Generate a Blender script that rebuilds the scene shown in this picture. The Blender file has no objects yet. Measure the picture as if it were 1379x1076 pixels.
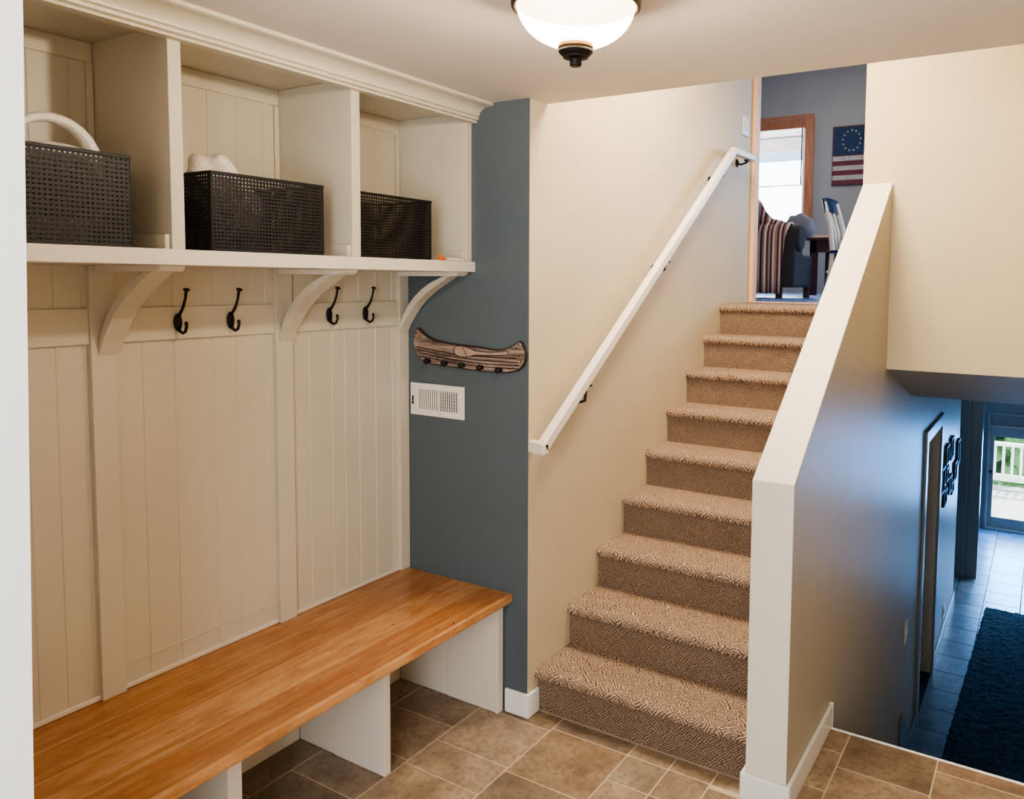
import bpy, bmesh, math, random
from mathutils import Vector, Matrix
R = random.Random(7)
PI = math.pi
scene = bpy.context.scene
COL = scene.collection

# ------------------------------------------------------------------ materials
def srgb(r, g, b):
    def f(c):
        c /= 255.0
        return c/12.92 if c <= .04045 else ((c+.055)/1.055)**2.4
    return (f(r), f(g), f(b), 1)

class NT:
    def __init__(s, name):
        s.m = bpy.data.materials.new(name); s.m.use_nodes = True
        s.t = s.m.node_tree; s.n = s.t.nodes; s.l = s.t.links
        s.b = s.n['Principled BSDF']
    def add(s, typ, **kw):
        n = s.n.new(typ)
        for k, v in kw.items():
            if k.startswith('i_'):
                n.inputs[k[2:].replace('_', ' ')].default_value = v
            else: setattr(n, k, v)
        return n
    def link(s, a, b): s.l.new(a, b)
    def coord(s, scale=(1,1,1), rot=(0,0,0), kind='Object'):
        tc = s.add('ShaderNodeTexCoord'); mp = s.add('ShaderNodeMapping')
        mp.inputs['Scale'].default_value = scale; mp.inputs['Rotation'].default_value = rot
        s.link(tc.outputs[kind], mp.inputs['Vector']); return mp.outputs[0]
    def noise(s, vec, scale, detail=4, rough=.5):
        n = s.add('ShaderNodeTexNoise'); n.inputs['Scale'].default_value = scale
        n.inputs['Detail'].default_value = detail; n.inputs['Roughness'].default_value = rough
        s.link(vec, n.inputs['Vector']); return n.outputs['Fac']
    def ramp(s, fac, stops):
        r = s.add('ShaderNodeValToRGB'); e = r.color_ramp.elements
        while len(e) < len(stops): e.new(.5)
        for el, (p, c) in zip(e, stops): el.position = p; el.color = c
        s.link(fac, r.inputs[0]); return r.outputs[0]
    def mix(s, fac, a, b, mode='MIX'):
        n = s.add('ShaderNodeMix', data_type='RGBA', blend_type=mode)
        for sock, v in ((n.inputs[0], fac), (n.inputs[6], a), (n.inputs[7], b)):
            if hasattr(v, 'links'): s.link(v, sock)
            else: sock.default_value = v
        return n.outputs[2]
    def math(s, op, a, b=0.0):
        n = s.add('ShaderNodeMath', operation=op)
        for sock, v in ((n.inputs[0], a), (n.inputs[1], b)):
            if hasattr(v, 'links'): s.link(v, sock)
            else: sock.default_value = v
        return n.outputs[0]
    def bump(s, h, strength=.3, dist=.002):
        n = s.add('ShaderNodeBump'); n.inputs['Strength'].default_value = strength
        n.inputs['Distance'].default_value = dist
        s.link(h, n.inputs['Height']); s.link(n.outputs[0], s.b.inputs['Normal'])
    def set(s, **kw):
        for k, v in kw.items():
            i = s.b.inputs[k.replace('_', ' ')]
            if hasattr(v, 'links'): s.link(v, i)
            else: i.default_value = v
        return s.m

def paint(name, col, rough=.5, var=.06, bump=.06, spec=.4):
    t = NT(name); v = t.coord()
    n = t.noise(v, 3.0, 3)
    c2 = tuple(c*(1-var) for c in col[:3]) + (1,)
    t.set(Base_Color=t.ramp(n, [(.3, col), (.7, c2)]), Roughness=rough, Specular_IOR_Level=spec)
    t.bump(t.noise(v, 260.0, 2), bump, .001)
    return t.m

def plain(name, col, rough=.5, metal=0, var=.08, nscale=20, bump=.1):
    t = NT(name); v = t.coord(); n = t.noise(v, nscale, 3)
    t.set(Base_Color=t.ramp(n, [(.3, col), (.7, tuple(c*(1-var) for c in col[:3])+(1,))]), Roughness=rough, Metallic=metal)
    t.bump(n, bump, .001); return t.m

def carpet_mat(name='carpet_pile', ws=27, cs=21, dark=1.0, wob=.035, con=.35):
    t = NT(name)
    tc = t.add('ShaderNodeTexCoord'); sp = t.add('ShaderNodeSeparateXYZ'); t.link(tc.outputs['Object'], sp.inputs[0])
    s_ = t.math('ADD', sp.outputs[1], sp.outputs[2])
    cb = t.add('ShaderNodeCombineXYZ'); t.link(sp.outputs[0], cb.inputs[0]); t.link(s_, cb.inputs[1])
    v0 = cb.outputs[0]
    nz = t.add('ShaderNodeTexNoise'); nz.inputs['Scale'].default_value = 22; nz.inputs['Detail'].default_value = 2
    t.link(v0, nz.inputs['Vector'])
    sub = t.add('ShaderNodeVectorMath', operation='SUBTRACT'); t.link(nz.outputs['Color'], sub.inputs[0]); sub.inputs[1].default_value = (.5,.5,.5)
    sc = t.add('ShaderNodeVectorMath', operation='SCALE'); t.link(sub.outputs[0], sc.inputs[0]); sc.inputs['Scale'].default_value = wob
    ad = t.add('ShaderNodeVectorMath', operation='ADD'); t.link(v0, ad.inputs[0]); t.link(sc.outputs[0], ad.inputs[1])
    def wave(rot):
        mp = t.add('ShaderNodeMapping'); mp.inputs['Rotation'].default_value = (0,0,rot); t.link(ad.outputs[0], mp.inputs['Vector'])
        w = t.add('ShaderNodeTexWave'); w.inputs['Scale'].default_value = ws; w.inputs['Distortion'].default_value = .8
        w.inputs['Detail'].default_value = 1; t.link(mp.outputs[0], w.inputs['Vector']); return w.outputs['Fac']
    w1, w2 = wave(PI/4), wave(-PI/4)
    mp = t.add('ShaderNodeMapping'); mp.inputs['Rotation'].default_value = (0,0,PI/4); t.link(ad.outputs[0], mp.inputs['Vector'])
    ch = t.add('ShaderNodeTexChecker'); ch.inputs['Scale'].default_value = cs; t.link(mp.outputs[0], ch.inputs['Vector'])
    m = t.mix(ch.outputs['Fac'], w1, w2)
    fine = t.noise(v0, 420, 2)
    h = t.mix(con, m, fine)
    big = t.noise(v0, 9, 3)
    c = t.ramp(h, [(.2, srgb(104, 86, 72)), (.5, srgb(170, 144, 122)), (.8, srgb(206, 182, 158))])
    c = t.mix(big, c, (.8,.78,.76,1), 'MULTIPLY')
    c = t.mix(1.0, c, (dark, dark*.97, dark*.96, 1), 'MULTIPLY')  # overall tone; lowered on the risers to imitate their shade
    t.set(Base_Color=c, Roughness=.95, Specular_IOR_Level=.1)
    t.bump(h, .9, .005); return t.m

def bench_mat():
    t = NT('oiled_maple')
    v = t.coord(rot=(0,0,PI/2))
    br = t.add('ShaderNodeTexBrick'); br.inputs['Scale'].default_value = 1
    br.inputs['Brick Width'].default_value = 2.9; br.inputs['Row Height'].default_value = .152
    br.inputs['Mortar Size'].default_value = .0026; br.inputs['Mortar Smooth'].default_value = .3
    br.inputs['Color1'].default_value = srgb(178, 114, 62); br.inputs['Color2'].default_value = srgb(240, 188, 130)
    br.inputs['Mortar'].default_value = srgb(135, 78, 36); br.offset = .37
    t.link(v, br.inputs['Vector'])
    st = t.coord(scale=(26, 1.6, 26))
    g = t.noise(st, 1.6, 7, .62)
    grain = t.ramp(g, [(.30, srgb(146, 86, 44)), (.46, srgb(206, 142, 86)), (.70, srgb(240, 188, 132))])
    c = t.mix(.42, br.outputs['Color'], grain)
    st2 = t.coord(scale=(6, 1.8, 6)); g2 = t.noise(st2, 2.6, 6, .72)
    c = t.mix(t.ramp(g2, [(.40, (.6,.6,.6,1)), (.56, (0,0,0,1))]), c, srgb(178, 110, 58), 'MIX')
    st3 = t.coord(scale=(60, 7, 60)); g3 = t.noise(st3, 2.0, 6, .7)
    c = t.mix(t.ramp(g3, [(.31, (.8,.8,.8,1)), (.40, (0,0,0,1))]), c, srgb(150, 86, 40), 'MIX')
    st4 = t.coord(scale=(26, 11, 26)); g4 = t.noise(st4, 1.0, 3, .6)
    c = t.mix(t.ramp(g4, [(.24, (1,1,1,1)), (.28, (0,0,0,1))]), c, srgb(92, 46, 20), 'MIX')
    c = t.mix(t.math('MULTIPLY', br.outputs['Fac'], .7), c, srgb(240, 196, 140), 'MIX')
    c = t.mix(1.0, c, (.74,.72,.72,1), 'MULTIPLY')
    t.set(Base_Color=c, Roughness=t.ramp(g, [(.3,(.26,.26,.26,1)),(.7,(.17,.17,.17,1))]), Specular_IOR_Level=.5)
    t.bump(g, .05, .002); return t.m

def tile_mat(name, c1, c2, c3, rough=.4):
    t = NT(name); v = t.coord()
    at = t.add('ShaderNodeAttribute'); at.attribute_name = 'tint'
    n = t.noise(v, 7, 6, .65); n2 = t.noise(v, 38, 5, .7)
    c = t.ramp(n, [(.32, c1), (.5, c2), (.7, c3)])
    c = t.mix(t.ramp(n2, [(.38, (.55,.55,.55,1)), (.52, (0,0,0,1))]), c, tuple(x*.72 for x in c1[:3])+(1,))
    c = t.mix(1.0, c, at.outputs['Color'], 'MULTIPLY')
    t.set(Base_Color=c, Roughness=rough); t.bump(n2, .15, .002); return t.m

def wood(name, c1, c2, rough=.45, scale=(30,30,2), knots=False):
    t = NT(name); v = t.coord(scale=scale); g = t.noise(v, 1.5, 6, .6)
    c = t.ramp(g, [(.3, c1), (.7, c2)])
    if knots:
        vo = t.add('ShaderNodeTexVoronoi'); vo.inputs['Scale'].default_value = 4.5
        tc = t.coord(); t.link(tc, vo.inputs['Vector'])
        c = t.mix(t.ramp(vo.outputs['Distance'], [(.08, (1,1,1,1)), (.13, (0,0,0,1))]), c, srgb(70, 34, 22))
    t.set(Base_Color=c, Roughness=rough); t.bump(g, .15, .002); return t.m

def stripe_mat(name, cols, scale, axis='X'):
    t = NT(name); tc = t.add('ShaderNodeTexCoord'); sp = t.add('ShaderNodeSeparateXYZ'); t.link(tc.outputs['Object'], sp.inputs[0])
    a = t.math('MULTIPLY', sp.outputs['XYZ'.index(axis)], scale); f = t.math('FRACT', a)
    r = t.add('ShaderNodeValToRGB'); r.color_ramp.interpolation = 'CONSTANT'; e = r.color_ramp.elements
    while len(e) < len(cols): e.new(.5)
    for i, c in enumerate(cols): e[i].position = i/len(cols); e[i].color = c
    t.link(f, r.inputs[0]); t.set(Base_Color=r.outputs[0], Roughness=.95)
    t.bump(t.noise(t.coord(), 300, 2), .4, .002); return t.m

def glass_mat():
    t = NT('window_glass'); gl = t.add('ShaderNodeBsdfGlossy'); gl.inputs['Roughness'].default_value = .02
    tr = t.add('ShaderNodeBsdfTransparent'); fr = t.add('ShaderNodeFresnel'); fr.inputs['IOR'].default_value = 1.45
    mx = t.add('ShaderNodeMixShader'); t.link(fr.outputs[0], mx.inputs[0]); t.link(tr.outputs[0], mx.inputs[1]); t.link(gl.outputs[0], mx.inputs[2])
    t.link(mx.outputs[0], t.n['Material Output'].inputs['Surface']); return t.m

def emis(name, col, strength):
    t = NT(name); t.set(Base_Color=col, Emission_Color=col, Emission_Strength=strength); return t.m

M = dict(
    cream=paint('cream_wall_paint', srgb(207, 190, 158), .55),
    blue=paint('slate_blue_wall_paint', srgb(88, 98, 103), .5),
    ceil=paint('ceiling_paint', srgb(226, 216, 206), .8),
    white=paint('satin_white_paint', srgb(228, 218, 204), .35, .04),
    cab=paint('cream_cabinet_paint', srgb(211, 202, 184), .38, .05),
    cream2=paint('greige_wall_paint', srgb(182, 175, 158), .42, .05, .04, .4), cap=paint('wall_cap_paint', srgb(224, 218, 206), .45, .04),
    stub=paint('cool_white_paint', srgb(246, 248, 250), .5, .03),
    trimw=paint('white_baseboard_paint', srgb(236, 234, 230), .3, .03),
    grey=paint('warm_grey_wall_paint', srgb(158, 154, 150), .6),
    lower=paint('lower_hall_paint', srgb(104, 112, 118), .3, .06, .03, .6), lcas=paint('shaded_casing_paint', srgb(130, 134, 138), .35),  # lcas: white casing darkened in its colour for the hall's shade
    carpet=carpet_mat(), riser=carpet_mat('shaded_riser_pile', 36, 30, .70, .02, .35), bench=bench_mat(),  # riser pile darkened in its colour as if lit from above
    tile=tile_mat('travertine_tile', srgb(126, 106, 86), srgb(158, 136, 112), srgb(180, 158, 132), .42),
    grout=plain('grout', srgb(204, 184, 158), .9, nscale=80),
    tile2=tile_mat('lower_hall_tile', srgb(92, 106, 122), srgb(116, 130, 146), srgb(134, 148, 162), .3),  # tiles tinted blue in their colour to imitate daylight from the door
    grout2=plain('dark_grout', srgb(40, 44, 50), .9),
    black=plain('black_resin', srgb(17, 14, 13), .55, var=.3, nscale=60),
    iron=plain('oil_rubbed_bronze', srgb(22, 16, 14), .5, .25),
    bronze=plain('dark_bronze', srgb(66, 50, 38), .35, .7),
    brass=plain('aged_brass', srgb(150, 116, 70), .35, .7),
    paper=plain('white_plastic_bag', srgb(232, 222, 212), .5, nscale=30, bump=.6),
    plastic=plain('white_plastic', srgb(238, 234, 228), .35),
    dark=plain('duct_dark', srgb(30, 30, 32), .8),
    vent=plain('white_enamel', srgb(238, 232, 224), .3),
    pine=wood('knotty_pine', srgb(150, 92, 62), srgb(186, 124, 88), knots=True),
    pinel=wood('pale_pine', srgb(222, 170, 128), srgb(240, 196, 156)),
    pinew=wood('whitewashed_pine', srgb(224, 206, 200), srgb(246, 234, 228), scale=(2,30,30), knots=True),
    rackw=wood('weathered_board', srgb(58, 42, 34), srgb(176, 152, 136), .7, (5,30,60)),
    rackd=plain('burnt_edge', srgb(54, 38, 30), .8),
    rackl=plain('bleached_relief', srgb(176, 152, 134), .7, var=.3),
    darkw=wood('dark_wood', srgb(38, 20, 18), srgb(70, 36, 32)),
    chairw=plain('worn_white_paint', srgb(226, 212, 196), .4),
    navy=plain('navy_gloss', srgb(30, 46, 72), .2),
    sofa=plain('charcoal_fabric', srgb(42, 38, 42), .9, nscale=150, bump=.5),
    pill=plain('grey_fabric', srgb(116, 116, 128), .9, nscale=60, bump=.5),
    throw=stripe_mat('striped_woven_throw', [srgb(206,180,160), srgb(150,118,110), srgb(86,50,58), srgb(190,164,150), srgb(60,38,46), srgb(140,112,108), srgb(222,200,180), srgb(92,58,64), srgb(170,144,134), srgb(70,44,52)], 5.2),
    rug=plain('navy_shag', srgb(54, 88, 112), 1, var=.85, nscale=70, bump=1),
    flagd=plain('dull_maroon_wood', srgb(92, 54, 58), .7), flagb=plain('faded_navy_paint', srgb(26, 52, 86), .7, var=.3),
    flagr=plain('barn_red_paint', srgb(112, 48, 58), .7, var=.3),
    flagw=plain('cream_paint_distressed', srgb(184, 174, 168), .7, var=.25),
    hall=plain('bluelit_hardwood', srgb(110, 140, 190), .25),  # upstairs floor; blue daylight put into the hardwood colour
    glass=glass_mat(),
    bowl=None, orange=plain('orange_plastic', srgb(226, 110, 50), .4),
    deck=wood('pale_deck_boards', srgb(120, 126, 124), srgb(190, 192, 186), scale=(2,20,20)),
    leaf=plain('hedge_leaf', srgb(74, 120, 62), .7, var=.5, nscale=14),
)
t = NT('frosted_bowl_glass')
lw = t.add('ShaderNodeLayerWeight'); lw.inputs['Blend'].default_value = .35
c = t.ramp(lw.outputs['Facing'], [(.0, (1, .93, .80, 1)), (.6, (1, .80, .52, 1)), (1., (.75, .42, .18, 1))])
t.set(Base_Color=srgb(250, 240, 220), Emission_Color=c, Emission_Strength=3.2, Roughness=.3)
tr = t.add('ShaderNodeBsdfTransparent'); tr.inputs[0].default_value = (1, .96, .9, 1)
mx = t.add('ShaderNodeMixShader'); mx.inputs[0].default_value = .45
t.link(t.b.outputs[0], mx.inputs[1]); t.link(tr.outputs[0], mx.inputs[2]); t.link(mx.outputs[0], t.n['Material Output'].inputs['Surface']); M['bowl'] = t.m

# ------------------------------------------------------------------ mesh helpers
class MB:
    def __init__(s): s.bm = bmesh.new()
    def box(s, x0, x1, y0, y1, z0, z1, mi=0):
        vs = [s.bm.verts.new((x, y, z)) for x in (x0, x1) for y in (y0, y1) for z in (z0, z1)]
        for f in ((0,1,3,2), (4,6,7,5), (0,4,5,1), (2,3,7,6), (0,2,6,4), (1,5,7,3)):
            fc = s.bm.faces.new([vs[i] for i in f]); fc.material_index = mi
        return s
    def prism(s, pts, axis, a, b, mi=0):
        # polygon pts in the two other axes (cyclic order kept), extruded a..b along axis
        def P(u, v, w):
            return {'x': (w, u, v), 'y': (u, w, v), 'z': (u, v, w)}[axis]
        A = [s.bm.verts.new(P(u, v, a)) for u, v in pts]; B = [s.bm.verts.new(P(u, v, b)) for u, v in pts]
        n = len(pts); fs = [s.bm.faces.new(A[::-1]), s.bm.faces.new(B)]
        for i in range(n): fs.append(s.bm.faces.new((A[i], A[(i+1) % n], B[(i+1) % n], B[i])))
        for f in fs: f.material_index = mi
        return s
    def tube(s, pts, r, seg=10, caps=True, flat=1.0):
        pts = [Vector(p) for p in pts]; n = len(pts)
        rs = r if isinstance(r, (list, tuple)) else [r]*n
        rings = []; up = None
        for i, p in enumerate(pts):
            tg = (pts[min(i+1, n-1)] - pts[max(i-1, 0)]).normalized()
            if up is None:
                up = Vector((0,0,1)) if abs(tg.z) < .9 else Vector((1,0,0))
            a = tg.cross(up).normalized(); b = a.cross(tg).normalized(); up = b
            rings.append([s.bm.verts.new(p + rs[i]*(math.cos(2*PI*k/seg)*a + flat*math.sin(2*PI*k/seg)*b)) for k in range(seg)])
        for i in range(n-1):
            for k in range(seg):
                s.bm.faces.new((rings[i][k], rings[i][(k+1) % seg], rings[i+1][(k+1) % seg], rings[i+1][k]))
        if caps: s.bm.faces.new(rings[0][::-1]); s.bm.faces.new(rings[-1])
        return s
    def lathe(s, prof, c=(0,0,0), axis=(0,0,1), seg=40):
        q = Vector((0,0,1)).rotation_difference(Vector(axis)); c = Vector(c)
        rings = []
        for r, h in prof:
            if r < 1e-6: rings.append([s.bm.verts.new(c + q @ Vector((0,0,h)))])
            else: rings.append([s.bm.verts.new(c + q @ Vector((r*math.cos(2*PI*k/seg), r*math.sin(2*PI*k/seg), h))) for k in range(seg)])
        for A, B in zip(rings, rings[1:]):
            for k in range(seg):
                k2 = (k+1) % seg
                if len(A) == 1 and len(B) == 1: continue
                if len(A) == 1: s.bm.faces.new((A[0], B[k2], B[k]))
                elif len(B) == 1: s.bm.faces.new((A[k], A[k2], B[0]))
                else: s.bm.faces.new((A[k], A[k2], B[k2], B[k]))
        return s
    def ball(s, c, r, sub=2, sc=(1,1,1), jit=0):
        m = Matrix.Translation(c) @ Matrix.Diagonal((*[r*k for k in sc], 1))
        g = bmesh.ops.create_icosphere(s.bm, subdivisions=sub, radius=1, matrix=m)
        if jit:
            for v in g['verts']: v.co += Vector([R.uniform(-jit, jit) for _ in range(3)])
        return s
    def rot(s, ang, axis, c):
        bmesh.ops.rotate(s.bm, verts=s.bm.verts[:], cent=c, matrix=Matrix.Rotation(ang, 3, axis)); return s
    def build(s, name, mat, parent=None, bevel=0, smooth=False, segs=2, sub=0):
        bmesh.ops.recalc_face_normals(s.bm, faces=s.bm.faces[:])
        me = bpy.data.meshes.new(name); s.bm.to_mesh(me); s.bm.free()
        for m in (mat if isinstance(mat, (list, tuple)) else [mat]): me.materials.append(m)
        o = bpy.data.objects.new(name, me); COL.objects.link(o)
        if parent:
            o.parent = parent
            if not parent.get('_local'): o.matrix_parent_inverse = Matrix.Translation(-parent.location)
        if smooth:
            for p in me.polygons: p.use_smooth = True
        if bevel:
            b = o.modifiers.new('bevel', 'BEVEL'); b.width = bevel; b.segments = segs; b.limit_method = 'ANGLE'; b.angle_limit = .6
        if sub:
            b = o.modifiers.new('sub', 'SUBSURF'); b.levels = sub; b.render_levels = sub
        return o

def tag(o, label, cat, group=None, kind=None):
    if label: o['label'] = label
    if cat: o['category'] = cat
    if group: o['group'] = group
    if kind: o['kind'] = kind
    return o
def thing(name, loc, label, cat, group=None):
    o = bpy.data.objects.new(name, None); o.location = loc; o.empty_display_size = .1; COL.objects.link(o)
    return tag(o, label, cat, group)
def struct(o, label=None, cat='wall'):
    o['kind'] = 'structure'
    if label: o['label'] = label
    o['category'] = cat
    return o
def dup(root, loc, label, rot=None):
    r = root.copy(); COL.objects.link(r); r.location = loc; r['label'] = label
    if rot is not None: r.rotation_euler = rot
    for ch in list(root.children):
        c = ch.copy(); COL.objects.link(c); c.parent = r
        for g in ch.children:
            e = g.copy(); COL.objects.link(e); e.parent = c
    return r
def local_thing(*a, **k):
    o = thing(*a, **k); return o
def frame_build(mb, name, mat, parent, **k):
    # part built in the thing's own coordinates
    o = mb.build(name, mat, None, **k); o.parent = parent; return o

# ------------------------------------------------------------------ key dimensions (metres)
XC, XK, XW = .694, 1.6595, 1.8086          # stair wall, knee wall faces
YB = .01                                    # slate blue wall
HC = 2.58                                   # entry ceiling
RI, TR = .19, .2575                         # riser, tread
YN, YR = .0623, .085                        # first nosing, first riser
YW = 1.6608                                 # wall beyond the stairs
YS = .613                                   # tile landing edge
LO = -1.37                                  # lower hall floor
UP = 9*RI                                   # upper floor
YP = 2.694                                  # end of stair wall
YF = 8.4                                    # far wall upstairs
XR = 3.3
YBK = -3.9

# ------------------------------------------------------------------ structure
struct(MB().box(-.1, -.0005, -3.9, YB, 0, HC).build('wall_left', M['cab']), 'cream painted wall behind the bench')
o = MB().box(-.1, .594, YB, .11, 0, HC).build('wall_back', M['blue'])
struct(o, 'slate blue wall at the end of the bench')
# blue return plus the cream stair wall
b = MB().box(.594, XC, YB, YP, 0, 5.2)
b.bm.faces.ensure_lookup_table()
for f in b.bm.faces:
    f.normal_update()
    if abs(f.calc_center_median().y - YB) < 1e-4: f.material_index = 1
o = b.build('wall_stair', [M['cream'], M['blue']]); struct(o, 'tall cream wall beside the carpeted stairs carrying the handrail')
struct(MB().box(-.1, XR, YBK-.1, YBK, 0, HC).build('wall_entry', M['white']))
struct(MB().box(XR, XR+.1, YBK, YF+.6, LO, 5.3).build('wall_right', M['cream']))
struct(MB().box(-.1, XR, YBK, .138, HC, HC+.3).build('ceiling', M['ceil']), 'pale flat ceiling over the entry', 'ceiling')
struct(MB().box(-.1, XR, .04, .138, HC+.3, 5.2).build('wall_stair_head', M['cream']))
struct(MB().box(-3, XR, .04, YF+.1, 5.2, 5.3).build('ceiling_upper', M['ceil']), None, 'ceiling')
# foreground white wall end
o = MB()
A = [(0, 0), (.979, 0), (1.116, HC), (0, HC)]
o.prism(A, 'y', -2.08, -1.965).build('wall_foreground', M['stub'])
struct(bpy.data.objects['wall_foreground'], 'white wall end at the left edge of the view')
# knee wall with everything below and beyond it in the same plane
kn = [(-.0076, -.2), (-.0076, 1.163), (YW, 2.370), (YW, UP), (5.95, UP), (5.95, LO), (4.22, LO), (4.22, .72), (3.38, .72), (3.38, LO), (YS, LO), (YS, -.2)]
b = MB().prism(kn, 'x', XK, XW)
for f in b.bm.faces:
    f.normal_update(); n = f.normal; c = f.calc_center_median()
    if abs(n.z) > .5 and c.z > 1.7 and c.y < YW: f.material_index = 1
    if abs(n.y) > .9 and c.y < 0: f.material_index = 1
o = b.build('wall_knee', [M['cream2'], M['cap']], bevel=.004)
struct(o, 'sloping half wall with a pale cap on the right of the stairs')
struct(MB().box(XK, XR, YW, YW+.12, 1.4065, 5.2).build('wall_header', M['cream']), 'cream wall above the opening to the lower level')
b = MB().prism([(YW+.002, 1.4065), (2.56, 1.155), (8.9, 1.155), (8.9, UP-.06), (YW+.125, UP-.06), (YW+.125, 1.4065)], 'x', XW+.0005, XR)
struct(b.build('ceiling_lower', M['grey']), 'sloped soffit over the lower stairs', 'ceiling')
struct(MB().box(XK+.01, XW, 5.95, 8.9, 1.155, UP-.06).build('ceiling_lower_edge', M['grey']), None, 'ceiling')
# upper floor
struct(MB().box(-3, XR, YP, YF+.4, UP-.06, UP).build('floor_upper', M['hall']), 'blue-lit smooth floor upstairs', 'floor')
struct(MB().box(-3, XR, YF, YF+.1, UP, 2.50).box(-3, -1.75, YF, YF+.1, 2.50, 5.2).box(-.40, XR, YF, YF+.1, 2.50, 5.2).box(-1.75, -.40, YF, YF+.1, 4.15, 5.2).build('wall_upper_far', M['grey']), 'grey far wall upstairs')
struct(MB().box(-3.1, -3, YP, YF, UP, 5.2).build('wall_upper_left', M['grey']))
struct(MB().box(-3, .594, YP-.1, YP, UP, 5.2).build('wall_upper_near', M['grey']))
# lower hall
struct(MB().box(-.5, XR, YS, 2.9, LO-.1, LO-.001).build('floor_below_stairs', M['grout2']), None, 'floor')
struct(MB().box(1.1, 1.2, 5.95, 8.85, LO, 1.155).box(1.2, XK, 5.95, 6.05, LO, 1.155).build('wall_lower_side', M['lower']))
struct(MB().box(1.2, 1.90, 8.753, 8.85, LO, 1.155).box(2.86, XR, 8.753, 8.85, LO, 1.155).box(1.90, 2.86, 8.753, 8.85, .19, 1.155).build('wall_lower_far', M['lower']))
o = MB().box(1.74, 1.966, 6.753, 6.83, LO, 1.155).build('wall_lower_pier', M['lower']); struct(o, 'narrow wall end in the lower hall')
struct(MB().box(1.815, 1.85, 6.732, 6.753, LO, 1.1).build('trim_1', M['lower'], bevel=.004), None, 'trim')
struct(MB().box(XW, XR, .51, .608, LO, -.2).build('wall_below_landing', M['cream']))
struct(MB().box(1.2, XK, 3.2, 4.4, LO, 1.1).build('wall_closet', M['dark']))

# ------------------------------------------------------------------ floors made of real tiles
def tiled(name, tiles, ztop, mat, grout, base, label, bev=.0025):
    b = MB(); lay = b.bm.loops.layers.color.new('tint')
    for x0, x1, y0, y1 in tiles:
        n0 = len(b.bm.faces)
        b.box(x0+.0028, x1-.0028, y0+.0028, y1-.0028, ztop-.012, ztop)
        k = R.uniform(.84, 1.06); w = R.uniform(-.03, .03)
        b.bm.faces.ensure_lookup_table()
        for f in b.bm.faces[n0:]:
            for lp in f.loops: lp[lay] = (k*(1+w), k, k*(1-w), 1)
    n0 = len(b.bm.faces)
    for q in base: b.box(*q, ztop-.2, ztop-.0022, 1)
    b.bm.faces.ensure_lookup_table()
    for f in b.bm.faces[n0:]:
        for lp in f.loops: lp[lay] = (1,1,1,1)
    o = b.build(name, [mat, grout], bevel=bev); struct(o, label, 'floor'); return o

cols = [(-.0, .14, [-.03, -.41, -.58, -.92, -1.26]), (.14, .473, [.005, -.208, -.47, -.74, -1.08, -1.26]), (.473, .829, [-.02, -.306, -.486, -.83, -1.17]),
        (.829, 1.180, [0.0, -.325, -.67, -.84]), (1.180, 1.355, [0.0, -.17, -.50, -.67]), (1.355, 1.525, [.0, -.17, -.50]), (1.525, 1.90, [.445, .18, -.02, -.335, -.68]),
        (1.90, 2.232, [YS-.012, .352, .01, -.335, -.5]), (2.232, 2.575, [YS-.012, .52, .18, -.165, -.5]), (2.575, 2.92, [YS-.012, .352, .01, -.335]), (2.92, XR, [YS-.012, .44, .1, -.24])]
tiles = []
for x0, x1, ys in cols:
    top = YR-.002 if x0 < 1.6 and x0 > .6 else (YS-.012 if x0 > 1.5 else YB-.0)
    if ys[0] < top-.02: ys = [top] + ys
    y = ys[-1]; k = 0
    while y > -3.6: y -= (.345, .17, .345)[k % 3]; k += 1; ys = ys + [y]
    for a, c in zip(ys, ys[1:]):
        if x0 == 1.525 and c > -.03: tiles.append((XW+.0, x1, c, a))
        elif x0 == 1.525 and a > 0: tiles.append((XW+.0, x1, c, a))
        else: tiles.append((x0, x1, max(c, YBK), a))
tiles += [(XW, 1.90, .445, YS-.012), (XC+.001, .829, 0.0, YR), (1.525, XK-.001, .0, YR)]
tiled('floor', tiles, 0, M['tile'], M['grout'], [(-.1, XW, YBK, YR+.05), (XW, XR, YBK, YS-.004)], 'tan travertine tile floor of the entry')
o = MB().box(XW, XR, YS-.0115, YS, -.2, .001).build('trim_2', M['stub'], bevel=.002); struct(o, 'pale metal edge strip along the tile landing', 'trim')
lt = []
x = XW + .27 - .34
xs_ = [XW + .002, 2.08]
while xs_[-1] < XR-.2: xs_.append(xs_[-1] + .33)
for i, (a, c) in enumerate(zip(xs_, xs_[1:])):
    y = 2.9 - (.16 if i % 2 else 0) + .1
    while y < 8.7:
        lt.append((a, min(c, XR), y, min(y+.325, 8.745))); y += .325
y = 5.9
for a, c in ((1.2, 1.5), (1.5, XW-.0)):
    y = 5.97
    while y < 8.7: lt.append((a, c, y, min(y+.325, 8.745))); y += .325
tiled('floor_lower', lt, LO, M['tile2'], M['grout2'], [(1.2, XR, 2.9, 8.85)], 'blue-lit tiles of the lower hall')

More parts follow.
